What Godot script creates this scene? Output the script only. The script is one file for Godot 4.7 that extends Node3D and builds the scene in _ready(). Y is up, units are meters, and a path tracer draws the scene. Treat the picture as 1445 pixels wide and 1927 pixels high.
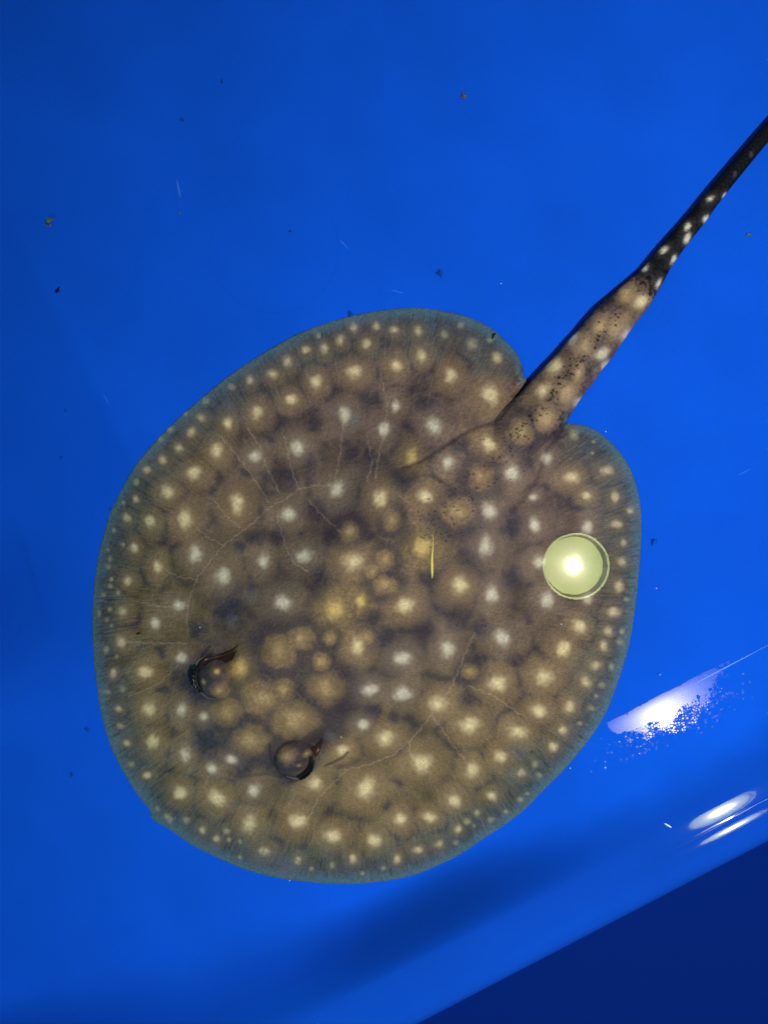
extends Node3D
# A spotted freshwater ray lying in a shallow tank lined with blue sheet, seen from above under one round lamp.
# Units are metres; the animal is described in millimetres round its own centre.

const WATER_Y := 0.0311
const N_DIR := Vector2(0.463, 0.887)     # across the tank's rim
const S_DIR := Vector2(0.887, -0.463)    # along it
const LAMP_AT := Vector3(0.493, 1.432, 0.1393)
const RAY_AT := Vector3(-0.01384, 0.0, 0.06664)

const SPOTS := [[7.7, -215.5, 4.2, 0], [22.1, -212.5, 4.2, 0], [40.8, -211.6, 4.6, 0], [62.0, -208.6, 4.2, 4], [74.8, -215.9, 3.4, 4], [-21.2, -204.0, 4.6, 0],
	[-10.2, -214.2, 4.2, 0], [0.1, -201.4, 5.0, 0], [-33.9, -197.6, 5.0, 0], [-48.8, -196.3, 4.6, 0], [-63.6, -187.0, 5.5, 0], [-75.5, -177.2, 5.5, 0],
	[-93.4, -172.2, 4.6, 0], [-108.3, -166.7, 3.8, 4], [-128.7, -155.7, 3.8, 4], [-132.4, -142.4, 4.6, 0], [-140.0, -131.0, 5.0, 0], [-111.1, -137.3, 5.5, 0],
	[-150.2, -118.2, 4.6, 0], [-163.0, -108.9, 4.6, 0], [-176.2, -100.4, 4.6, 0], [-184.8, -90.7, 4.2, 4], [-187.1, -77.6, 3.8, 0], [-196.0, -62.1, 5.0, 0],
	[-208.7, -52.0, 3.4, 4], [-198.2, -74.6, 2.5, 4], [-157.2, -132.7, 3.4, 4], [-164.8, -125.1, 3.4, 4], [-144.9, -145.5, 2.5, 4], [-87.3, -146.1, 6.7, 0],
	[-60.5, -156.7, 5.5, 0], [-40.6, -171.1, 6.3, 0], [-10.1, -178.7, 7.1, 0], [22.9, -184.2, 6.3, 0], [44.1, -191.9, 5.9, 0], [66.7, -175.1, 7.1, 0],
	[103.6, -189.3, 5.5, 0], [97.2, -159.2, 10.1, 0], [83.9, -201.1, 5.9, 4], [-119.9, -115.6, 7.1, 0], [-137.7, -98.2, 7.1, 0], [-158.9, -83.4, 7.1, 0],
	[-89.2, -111.7, 5.9, 1], [-54.5, -118.4, 7.6, 1], [-17.7, -144.3, 7.1, 1], [22.9, -150.4, 5.5, 1], [13.6, -132.1, 6.3, 1], [52.8, -134.3, 8.0, 1],
	[34.8, -110.0, 7.1, 2], [63.5, -105.2, 6.7, 1], [94.8, -119.9, 7.1, 0], [-103.1, -72.8, 8.4, 0], [-144.3, -60.9, 8.0, 0], [-173.9, -59.2, 6.3, 0],
	[-23.7, -84.9, 8.0, 1], [-62.2, -65.2, 7.6, 1], [10.7, -77.2, 8.4, 0], [45.3, -78.8, 7.1, 0], [113.5, -96.7, 8.0, 1], [95.3, -68.1, 8.0, 1],
	[70.8, -66.8, 10.9, 3], [88.7, -94.1, 9.2, 3], [141.5, -109.9, 5.9, 1], [162.2, -94.2, 6.7, 0], [175.2, -80.0, 5.0, 0], [164.5, -128.5, 5.9, 4],
	[130.8, -78.5, 4.2, 1], [132.7, -56.8, 7.1, 1], [191.7, -99.9, 5.9, 0], [198.2, -78.7, 4.6, 0], [210.1, -67.3, 3.8, 0], [199.7, -56.7, 5.0, 0],
	[203.8, -42.3, 3.8, 0], [201.3, -27.7, 5.0, 0], [198.0, -8.7, 5.5, 0], [193.0, 11.2, 5.5, 0], [187.6, 25.7, 4.6, 0], [165.9, 22.4, 6.7, 0],
	[142.0, 2.3, 7.1, 1], [175.8, -54.6, 6.3, 1], [136.8, -27.6, 7.1, 1], [173.6, 1.2, 5.5, 1], [92.8, -39.9, 8.4, 1], [73.0, -10.0, 8.4, 0],
	[98.8, -1.8, 8.0, 1], [30.1, 5.5, 8.0, 0], [106.7, 32.5, 8.4, 1], [63.4, 40.3, 8.4, 1], [27.8, 47.9, 8.0, 1], [152.9, 39.7, 7.6, 0],
	[176.8, 51.3, 5.0, 0], [183.3, 36.9, 4.6, 0], [136.7, 60.7, 8.4, 0], [102.0, 66.7, 8.4, 0], [56.8, 84.8, 8.4, 0], [27.9, 76.5, 8.0, 1],
	[2.8, 72.0, 7.1, 1], [168.9, 63.9, 5.5, 0], [155.7, 82.1, 5.9, 0], [132.8, 86.2, 6.7, 0], [80.6, 100.5, 9.2, 0], [116.7, 103.2, 7.6, 0],
	[14.5, 112.7, 8.4, 0], [-2.3, 100.9, 5.9, 1], [149.6, 99.6, 5.0, 0], [142.5, 112.4, 4.6, 0], [103.2, 123.5, 6.3, 0], [44.0, 131.5, 10.1, 0],
	[171.9, 83.3, 3.4, 4], [80.8, 58.4, 5.5, 3], [-0.8, 153.1, 10.1, 0], [82.4, 135.7, 7.1, 0], [68.7, 161.0, 7.1, 0], [49.6, 176.0, 6.3, 0],
	[26.3, 178.1, 6.7, 0], [6.0, 195.2, 7.1, 0], [97.2, 155.1, 5.0, 0], [72.2, 184.5, 4.2, 0], [97.5, 175.1, 3.4, 4], [58.1, 198.5, 4.6, 0],
	[40.4, 203.1, 4.6, 0], [23.8, 210.8, 4.2, 0], [-11.0, 209.9, 4.6, 0], [129.2, 127.2, 3.4, 4], [119.9, 135.1, 3.8, 0], [108.6, 167.0, 2.9, 4],
	[70.7, 196.1, 2.9, 4], [-3.4, 222.0, 2.5, 4], [-169.3, 115.7, 7.1, 0], [-191.6, 117.6, 4.2, 0], [-187.8, 134.2, 3.4, 4], [-175.2, 143.1, 4.2, 0],
	[-142.8, 123.8, 7.1, 1], [-121.3, 134.4, 5.9, 1], [-104.7, 125.5, 5.5, 1], [-147.8, 155.7, 7.1, 0], [-118.6, 159.4, 8.8, 0], [-88.7, 151.7, 7.1, 1],
	[-93.7, 181.5, 8.4, 0], [-41.1, 148.8, 7.6, 0], [-54.9, 179.5, 8.4, 0], [-27.5, 191.3, 8.0, 0], [-81.0, 203.8, 5.5, 0], [-55.1, 211.6, 3.8, 0],
	[-44.5, 217.7, 2.9, 4], [-119.9, 193.8, 3.8, 0], [-131.2, 187.3, 4.2, 0], [-144.3, 178.7, 3.8, 4], [-27.6, 215.5, 3.4, 4], [-199.4, 14.3, 5.5, 0],
	[-220.0, 16.5, 2.5, 4], [-170.8, 22.8, 5.5, 1], [-199.0, 38.6, 5.9, 0], [-203.8, 62.6, 3.8, 0], [-177.4, 61.2, 7.1, 0], [-207.7, 77.4, 3.4, 4],
	[-198.1, 90.2, 3.4, 0], [-173.5, 89.4, 7.1, 0], [-147.5, 49.0, 5.9, 1], [-145.4, 88.4, 6.3, 1], [-214.7, -35.6, 2.5, 4], [-190.1, -37.8, 5.0, 0],
	[-136.5, -33.0, 7.6, 1], [-168.7, -22.7, 5.9, 0], [-196.6, -10.3, 5.0, 0], [-150.0, 7.7, 5.9, 1], [-114.2, -15.8, 8.4, 1], [-81.3, -28.2, 6.7, 1],
	[-48.7, -32.7, 8.0, 1], [-65.3, 3.4, 8.4, 1], [-105.4, 19.2, 5.9, 5], [-217.9, 1.1, 2.9, 4], [-12.8, -51.6, 7.1, 3], [-10.2, -28.7, 9.2, 0],
	[-67.6, 41.0, 11.3, 3], [-98.3, 54.5, 8.4, 2], [-80.1, 76.0, 13.4, 3], [-55.4, 93.7, 15.1, 3], [-107.5, 88.0, 10.5, 3], [-89.5, 109.4, 11.8, 3],
	[-31.6, 70.0, 12.2, 3], [-6.5, 36.6, 8.0, 0], [-28.2, 30.7, 5.0, 3], [-50.8, 30.8, 8.4, 3], [-34.8, 49.2, 6.7, 3], [-64.2, 70.4, 8.4, 3],
	[-112.4, 71.0, 6.7, 3], [-60.6, 120.7, 7.1, 3], [-19.6, 121.7, 6.3, 0], [-126.6, 92.4, 5.0, 1], [-24.1, 8.2, 9.2, 2], [-4.8, 2.0, 6.3, 2],
	[14.9, -29.5, 6.7, 3], [13.6, -10.7, 7.6, 3], [43.2, -39.8, 9.7, 2], [19.4, -60.3, 6.3, 3], [4.6, -20.9, 5.0, 3], [0.5, 30.5, 5.0, 3],
	[-114.9, 56.0, 2.9, 2], [-125.1, 64.2, 2.1, 3], [-46.0, 120.6, 2.9, 3], [-51.9, 128.6, 2.1, 3], [117.8, 119.0, 8.4, 5], [114.0, 134.3, 6.3, 5],
	[-111.6, -152.2, 5.0, 5], [-9.2, -140.0, 5.9, 5], [-63.7, 217.3, 10.1, 5], [-87.0, 208.6, 8.4, 5], [-91.8, -1.2, 6.7, 5], [-28.9, 109.0, 5.0, 5],
	[206.4, -30.2, 3.4, 5], [-139.0, 61.0, 14.3, 6], [-131.9, 73.3, 10.9, 6], [-109.0, 7.5, 14.3, 6], [-121.8, 112.0, 16.8, 6], [-96.9, 130.6, 10.9, 6],
	[-69.3, 125.0, 11.8, 6], [-60.3, 141.7, 8.4, 6], [-36.6, -12.5, 10.9, 6], [-71.4, -47.1, 7.6, 6], [-41.8, -68.1, 9.2, 6], [-65.4, -95.6, 10.1, 6],
	[-12.5, -114.5, 8.4, 6], [29.3, -92.9, 10.9, 6], [66.3, -82.5, 6.7, 6], [80.8, -51.6, 7.6, 6], [112.6, -57.7, 10.1, 6], [79.0, -26.7, 10.1, 6],
	[4.6, 16.0, 9.2, 6], [16.9, 30.8, 9.2, 6], [71.3, 15.5, 10.1, 6], [90.3, 24.1, 8.4, 6], [113.7, -13.4, 8.4, 6], [46.1, 27.6, 9.2, 6],
	[-16.0, 55.3, 8.4, 6], [4.4, 91.1, 7.6, 6], [-52.8, 71.3, 8.4, 6], [-77.3, 59.0, 8.4, 6], [-97.9, 96.0, 6.7, 6], [-40.6, 79.9, 7.6, 6],
	[87.9, 48.8, 6.7, 6], [116.5, 50.1, 6.7, 6], [79.5, 81.9, 6.7, 6], [-20.3, 85.2, 6.7, 6], [21.2, 95.9, 5.9, 6], [29.2, -47.6, 8.4, 6],
	[19.0, -20.9, 5.0, 6], [47.8, -16.7, 6.7, 6], [0.5, -47.5, 5.9, 6], [-46.4, -106.1, 6.7, 6], [-28.7, -47.4, 6.7, 6], [-88.5, -47.0, 7.6, 6],
	[4.3, -154.8, 7.6, 6], [-42.2, -135.8, 6.7, 6], [46.4, -152.1, 7.6, 6], [70.6, -117.7, 8.4, 6], [93.4, -105.3, 5.9, 6], [125.1, -105.5, 7.6, 6],
	[-119.3, 60.0, 9.2, 8], [-56.2, 125.5, 10.1, 8], [-112.9, 46.9, 4.6, 8], [-36.4, 116.5, 4.2, 8], [120.0, -129.4, 9.2, 3], [138.7, -139.8, 7.6, 3],
	[136.2, -160.7, 5.5, 0], [155.4, -159.0, 7.6, 3], [146.2, -180.7, 6.3, 0], [169.5, -196.5, 7.6, 3], [164.1, -174.4, 5.9, 3], [183.7, -189.8, 5.0, 1],
	[195.0, -210.3, 9.2, 3], [181.6, -211.9, 7.1, 3], [203.3, -237.8, 7.1, 3], [214.6, -231.9, 5.9, 0], [218.3, -258.6, 3.4, 7], [228.7, -246.1, 3.8, 7],
	[240.8, -264.9, 3.8, 7], [233.3, -272.4, 3.8, 7], [251.7, -282.0, 4.2, 7], [251.7, -291.1, 3.4, 7], [267.1, -298.2, 3.4, 7], [269.6, -312.8, 3.4, 7],
	[282.1, -316.6, 2.5, 7], [289.2, -332.0, 2.1, 5], [302.1, -348.3, 2.1, 5], [167.9, -152.7, 5.5, 1], [203.7, -205.7, 5.0, 1], [161.2, -204.0, 5.0, 1],
	[188.3, -181.5, 5.0, 1]]
const OUTLINE := [[126.7, -173.6], [125.0, -180.8], [121.2, -191.4], [112.7, -202.0], [99.9, -213.5], [85.0, -221.2], [68.0, -226.3], [46.8, -229.7], [25.5, -229.7], [4.3, -227.1], [-17.0, -222.5], [-38.2, -216.1], [-57.4, -208.4], [-76.5, -197.8], [-95.6, -185.9], [-114.8, -172.3], [-131.8, -158.3], [-148.8, -143.4], [-165.8, -126.8], [-180.7, -109.8], [-193.1, -93.9], [-203.0, -79.0], [-211.5, -66.0], [-218.6, -48.4], [-224.4, -28.4], [-226.9, -6.4], [-226.4, 15.0], [-224.0, 35.9], [-220.3, 56.3], [-216.0, 76.7], [-211.7, 97.7], [-206.2, 116.8], [-198.9, 133.8], [-189.2, 150.8], [-179.4, 164.8], [-173.9, 171.6], [-170.9, 179.7], [-157.3, 187.8], [-140.3, 199.7], [-119.0, 210.3], [-97.8, 219.3], [-76.5, 225.2], [-55.2, 228.6], [-34.0, 230.7], [-12.7, 231.2], [8.5, 229.5], [29.8, 226.1], [51.0, 219.3], [72.1, 208.1], [90.5, 193.2], [108.4, 178.0], [122.0, 164.7], [135.3, 148.4], [150.7, 130.6], [162.3, 115.8], [174.4, 99.6], [185.1, 81.9], [194.3, 60.4], [202.6, 38.7], [208.6, 14.7], [213.2, -9.7], [217.0, -34.4], [219.2, -57.5], [218.0, -76.6], [213.9, -93.6], [207.5, -107.2], [197.7, -120.0], [185.0, -131.0], [172.2, -136.2], [161.6, -137.9], [156.5, -141.3], [144.6, -157.4]]
const VEINS := [[[-24.2, -87.0], [-38.6, -88.3], [-53.5, -85.0], [-65.3, -76.6], [-78.0, -70.2], [-90.7, -57.6], [-105.5, -47.0], [-114.8, -39.4], [-122.4, -30.1], [-134.3, -15.3], [-142.3, 4.1], [-143.6, 19.0], [-142.4, 31.5]],
	[[-53.5, -85.0], [-58.2, -95.6], [-61.2, -106.2], [-65.5, -127.4]],
	[[-78.0, -74.5], [-85.3, -87.1], [-93.0, -97.7], [-105.8, -114.7], [-118.7, -129.6]],
	[[-100.4, -54.6], [-112.0, -63.9], [-122.6, -77.4]],
	[[-114.0, -40.7], [-126.8, -47.0], [-138.7, -57.5]],
	[[-69.6, -82.9], [-80.3, -104.1], [-84.6, -118.9], [-95.3, -133.8]],
	[[-135.2, -13.2], [-151.1, -14.9], [-167.3, -23.1]],
	[[-144.6, 10.5], [-167.5, 9.1], [-190.9, 5.5]],
	[[-144.0, 37.8], [-171.1, 38.8], [-193.6, 38.5]],
	[[-149.9, 54.4], [-164.9, 69.4], [-177.9, 76.0], [-191.0, 80.4]],
	[[-25.1, -93.4], [-23.4, -101.8], [-21.0, -114.5], [-18.9, -135.8], [-16.8, -148.5]],
	[[10.7, -178.3], [16.2, -152.6], [13.6, -122.7]],
	[[-20.9, 138.5], [0.1, 134.6], [21.2, 126.1], [38.0, 110.7], [52.6, 91.2], [67.2, 69.9], [75.5, 49.0], [81.9, 34.5], [85.3, 28.2]],
	[[50.5, 93.4], [58.9, 103.6], [67.2, 115.9], [81.6, 134.0], [91.8, 146.1]],
	[[33.0, 116.4], [36.0, 130.1]],
	[[-71.6, -63.9], [-63.5, -38.8], [-55.9, -26.5], [-45.1, -20.5]],
	[[-20.3, -51.5], [-32.3, -61.8], [-46.2, -76.5]],
	[[-50.8, 186.1], [-37.9, 160.0], [-16.8, 138.6]],
	[[0.1, -127.1], [4.4, -105.8], [0.3, -91.0]],
	[[79.5, 69.5], [99.8, 76.9], [119.7, 90.1]],
	[[17.0, -139.8], [10.7, -118.5], [6.6, -93.1]]]
const FOLDS := [[[-74.8, 112.8], [-74.0, 126.2], [-68.0, 138.4], [-58.0, 146.0], [-49.3, 142.8], [-41.7, 135.6]], [[-134.6, 74.3], [-133.4, 62.2], [-128.9, 53.9]], [[-32.6, 133.5], [-20.9, 128.8], [-14.6, 123.3]], [[-131.5, 55.7], [-129.4, 45.1], [-123.3, 39.1]], [[151.8, -127.1], [156.9, -135.9], [162.4, -142.1]], [[103.6, -138.9], [114.2, -151.9], [127.3, -169.1]]]
const CREASES := [[[103.6, -138.9], [89.6, -134.5], [74.9, -128.1], [58.3, -116.9], [41.7, -106.1], [27.3, -101.2]],
	[[151.8, -128.0], [142.6, -117.5], [137.0, -101.4], [132.7, -89.8], [123.0, -76.4], [113.2, -67.3]],
	[[-60.4, 143.5], [-78.6, 138.4], [-99.5, 140.7]]]
const EYES := [[-119.0, 61.2], [-55.3, 126.3]]
const PITS := [[-110.0, 44.7], [-37.2, 116.9]]
const TAIL := [[89.2, -83.0, 14.1, 2.0], [103.2, -103.8, 18.2, 8.0], [119.1, -128.6, 21.5, 13.0], [140.1, -150.7, 21.1, 12.5], [158.1, -173.3, 18.6, 12.0], [175.8, -194.7, 17.8, 11.5], [196.4, -220.4, 15.7, 11.0], [212.1, -237.2, 13.2, 10.5], [224.8, -252.4, 9.9, 10.0], [234.2, -266.0, 8.5, 9.5], [244.4, -279.2, 7.7, 9.0], [261.6, -299.8, 7.0, 9.0], [276.7, -319.5, 6.4, 9.0], [292.7, -338.8, 6.0, 9.0], [314.9, -365.2, 5.6, 9.0], [340.1, -395.4, 5.0, 9.0], [369.5, -431.1, 3.7, 9.0], [398.9, -468.9, 2.5, 9.0]]
const FLAPS := [[[-127.7, 51.7], [-125.6, 48.3], [-120.8, 46.5], [-114.0, 45.4], [-107.4, 42.6], [-102.8, 39.2], [-99.4, 35.9], [-101.3, 42.7], [-104.1, 48.4], [-108.5, 50.8], [-111.9, 49.2], [-116.3, 47.9], [-121.6, 49.9], [-125.3, 53.1]], [[-43.4, 117.9], [-39.7, 117.6], [-36.3, 114.2], [-34.2, 109.0], [-34.7, 115.3], [-36.5, 121.9], [-39.4, 126.0], [-41.1, 122.3]]]
const EYEBALLS := [[-124.7, 62.5], [-49.3, 130.5]]

var rng := RandomNumberGenerator.new()
var ramp_table := PackedFloat32Array()
var rim_table := PackedFloat32Array()     # rim with a welded step
var plain_rim := PackedFloat32Array()     # rim without it
var edge_table := PackedFloat32Array()


func _ready() -> void:
	rng.seed = 7
	# ---- camera, air, lamp light, exposure
	var cam := Camera3D.new()
	cam.name = "camera"
	cam.fov = 66.99
	cam.near = 0.02
	cam.far = 20.0
	add_child(cam)
	cam.look_at_from_position(Vector3(0, 0.62, 0), Vector3.ZERO, Vector3(0, 0, -1))
	var we := WorldEnvironment.new()
	we.name = "world_environment"
	var env := Environment.new()
	env.background_mode = Environment.BG_COLOR
	env.background_color = Color(0.16, 0.235, 0.245)
	env.background_energy_multiplier = 1.0
	env.tonemap_mode = Environment.TONE_MAPPER_LINEAR
	env.tonemap_exposure = 1.0
	env.sdfgi_enabled = true
	env.ssao_enabled = true
	env.ssil_enabled = true
	we.environment = env
	add_child(we)
	make_tables()
	build_liner()
	build_outside_ground()
	build_water()
	build_lamp()
	build_ray()
	build_wet_film()
	build_small_things()


# ------------------------------------------------------------------ helpers

func tag(o: Node, label: String, category := "", group := "", kind := "") -> void:
	if label: o.set_meta("label", label)
	if category: o.set_meta("category", category)
	if group: o.set_meta("group", group)
	if kind: o.set_meta("kind", kind)


func put(called: String, mesh: Mesh, m: Material, parent: Node) -> MeshInstance3D:
	var o := MeshInstance3D.new()
	o.name = called
	o.mesh = mesh
	if m: o.material_override = m
	parent.add_child(o, true)
	return o


func mat(c: Color, rough := 0.5, spec := 0.5) -> StandardMaterial3D:
	var m := StandardMaterial3D.new()
	m.albedo_color = c
	m.roughness = rough
	m.metallic_specular = spec
	return m


func arrays_mesh(v: PackedVector3Array, nrm: PackedVector3Array, idx: PackedInt32Array, uv := PackedVector2Array()) -> ArrayMesh:
	var a := []
	a.resize(Mesh.ARRAY_MAX)
	a[Mesh.ARRAY_VERTEX] = v
	a[Mesh.ARRAY_NORMAL] = nrm
	a[Mesh.ARRAY_INDEX] = idx
	if uv.size(): a[Mesh.ARRAY_TEX_UV] = uv
	var am := ArrayMesh.new()
	am.add_surface_from_arrays(Mesh.PRIMITIVE_TRIANGLES, a)
	return am


func soft(d: float, w: float) -> float:
	if d < -w: return 0.0
	if d > w: return d
	return (d + w) * (d + w) / (4.0 * w)


func tube(points: Array, radii: Array, sides := 8) -> ArrayMesh:
	# a tapering tube along points (Vector3), closed at both ends
	var v := PackedVector3Array()
	var nn := PackedVector3Array()
	var idx := PackedInt32Array()
	var count := points.size()
	for i in count:
		var d: Vector3 = (points[mini(i + 1, count - 1)] - points[maxi(i - 1, 0)]).normalized()
		var a := d.cross(Vector3.UP if absf(d.y) < 0.9 else Vector3.RIGHT).normalized()
		var b := a.cross(d).normalized()
		for k in sides:
			var t := TAU * k / sides
			var n := a * cos(t) + b * sin(t)
			v.append(points[i] + n * radii[i])
			nn.append(n)
	for i in count - 1:
		for k in sides:
			var p := i * sides + k
			var q := i * sides + (k + 1) % sides
			idx.append_array([p, q, p + sides, q, q + sides, p + sides])
	for e in 2:
		var i := 0 if e == 0 else count - 1
		var c := v.size()
		v.append(points[i])
		nn.append((points[i] - points[1 if e == 0 else count - 2]).normalized())
		for k in sides:
			var p := i * sides + k
			var q := i * sides + (k + 1) % sides
			if e == 0: idx.append_array([c, q, p])
			else: idx.append_array([c, p, q])
	return arrays_mesh(v, nn, idx)


func lathe(profile: Array, sides := 160) -> ArrayMesh:
	# profile: Vector2(radius, height), each band with its own facets across, smooth round
	var st := SurfaceTool.new()
	st.begin(Mesh.PRIMITIVE_TRIANGLES)
	for i in profile.size() - 1:
		var p: Vector2 = profile[i]
		var q: Vector2 = profile[i + 1]
		var n2 := Vector2(p.y - q.y, q.x - p.x).normalized()
		for k in sides:
			var t0 := TAU * k / sides
			var t1 := TAU * (k + 1) / sides
			var quad := [[p, t0], [q, t0], [q, t1], [p, t0], [q, t1], [p, t1]]
			for e in quad:
				var r: Vector2 = e[0]
				var t: float = e[1]
				st.set_normal(Vector3(n2.x * cos(t), n2.y, n2.x * sin(t)))
				st.add_vertex(Vector3(r.x * cos(t), r.y, r.x * sin(t)))
	return st.commit()


# ------------------------------------------------------------------ the tank

func make_tables() -> void:
	ramp_table.resize(801)
	rim_table.resize(801)
	var total := 0.0
	for i in 800:
		ramp_table[i] = total
		var t := 0.36 * (i + 0.5) / 800.0
		total += (0.26 * smoothstep(0.07, 0.13, t) - 0.105 * smoothstep(0.2, 0.228, t)) * 0.36 / 800.0
	ramp_table[800] = total
	var at := 0.0
	var ref := 0.0
	for i in 801:
		var t := 0.36 * i / 800.0
		rim_table[i] = at
		if t <= 0.3097: ref = at
		at += rim_slope(t + 0.18 / 800.0) * 0.36 / 800.0
	plain_rim.resize(801)
	var gap := 0.0
	at = 0.0
	for i in 801:
		rim_table[i] += 0.050 - ref
		plain_rim[i] = at
		at += (0.70 - 0.494 * smoothstep(0.285, 0.327, 0.36 * i / 800.0)) * 0.36 / 800.0
	gap = rim_table[724] - plain_rim[724]
	for i in 801: plain_rim[i] += gap


func rim_slope(t: float) -> float:
	if t < 0.3168: return 0.239 - 5.0 * (t - 0.3097)
	return 0.239 - 15.0 * (t - 0.3238)


func look_up(table: PackedFloat32Array, t: float) -> float:
	var f := clampf(t / 0.36 * 800.0, 0.0, 799.999)
	var i := int(f)
	return table[i] + (table[i + 1] - table[i]) * (f - i)


func basin(s: float, t: float) -> float:
	# the floor: flat, rising as a gentle beach to the right, falling away beyond a crease on the left
	var x := S_DIR.x * s + N_DIR.x * t
	var z := S_DIR.y * s + N_DIR.y * t
	var b := smoothstep(-0.10, 0.07, s) * look_up(ramp_table, t)
	b -= 0.42 * soft(-0.89 * (x + 0.2012) + 0.4545 * (z + 0.0441), 0.006) * (1.0 - smoothstep(0.0, 0.16, z))
	b -= 0.33 * soft(-0.7071 * (x + 0.1842) + 0.7071 * (z - 0.3392), 0.012)
	if x < -0.2 and z > 0.0:
		# a low fold in the sheet
		var g := 0.898 * (x + 0.277) - 0.44 * (z - 0.095)
		b += 0.002 * exp(-g * g / 0.000012) * smoothstep(0.0, 0.06, z) * (1.0 - smoothstep(0.12, 0.2, z))
	return b


func liner_h(s: float, t: float) -> float:
	var u := smoothstep(lerpf(0.218, 0.266, smoothstep(-0.30, -0.15, s)), 0.306, t)
	var b := basin(s, t) if u < 1.0 else 0.0
	return lerpf(b, lerpf(look_up(plain_rim, t), look_up(rim_table, t), smoothstep(-0.06, 0.09, s)) if t > 0.2 else 0.0, u)


func floor_h(x: float, z: float) -> float:
	return basin(x * S_DIR.x + z * S_DIR.y, x * N_DIR.x + z * N_DIR.y)


func liner_point(s: float, t: float) -> Vector3:
	return Vector3(S_DIR.x * s + N_DIR.x * t, liner_h(s, t), S_DIR.y * s + N_DIR.y * t)


func liner_normal(s: float, t: float) -> Vector3:
	var e := 0.0006
	var a := liner_point(s + e, t) - liner_point(s - e, t)
	var b := liner_point(s, t + e) - liner_point(s, t - e)
	return b.cross(a).normalized() * signf(b.cross(a).y)


func liner_color_texture(tint: Color) -> ImageTexture:
	# slight mottling and fine grain of the plastic sheet
	var f := FastNoiseLite.new()
	f.seed = 3
	f.frequency = 0.006
	f.fractal_octaves = 5
	var big := f.get_image(512, 512)
	f.frequency = 0.35
	f.fractal_octaves = 2
	var fine := f.get_image(512, 512)
	big.convert(Image.FORMAT_L8)
	fine.convert(Image.FORMAT_L8)
	var a := big.get_data()
	var b := fine.get_data()
	var out := PackedByteArray()
	out.resize(512 * 512 * 3)
	for i in 512 * 512:
		var k := 1.0 + (a[i] - 128) / 128.0 * 0.035 + (b[i] - 128) / 128.0 * 0.03
		out[i * 3] = clampi(int(tint.r8 * k), 0, 255)
		out[i * 3 + 1] = clampi(int(tint.g8 * k), 0, 255)
		out[i * 3 + 2] = clampi(int(tint.b8 * k), 0, 255)
	return ImageTexture.create_from_image(Image.create_from_data(512, 512, false, Image.FORMAT_RGB8, out))


var blue_texture: ImageTexture


func blue_sheet(rough: float, spec: float) -> StandardMaterial3D:
	var m := mat(Color.WHITE, rough, spec)
	m.albedo_texture = blue_texture
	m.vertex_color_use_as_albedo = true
	m.uv1_triplanar = true
	m.uv1_world_triplanar = true
	m.uv1_scale = Vector3(2.3, 2.3, 2.3)
	return m


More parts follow.
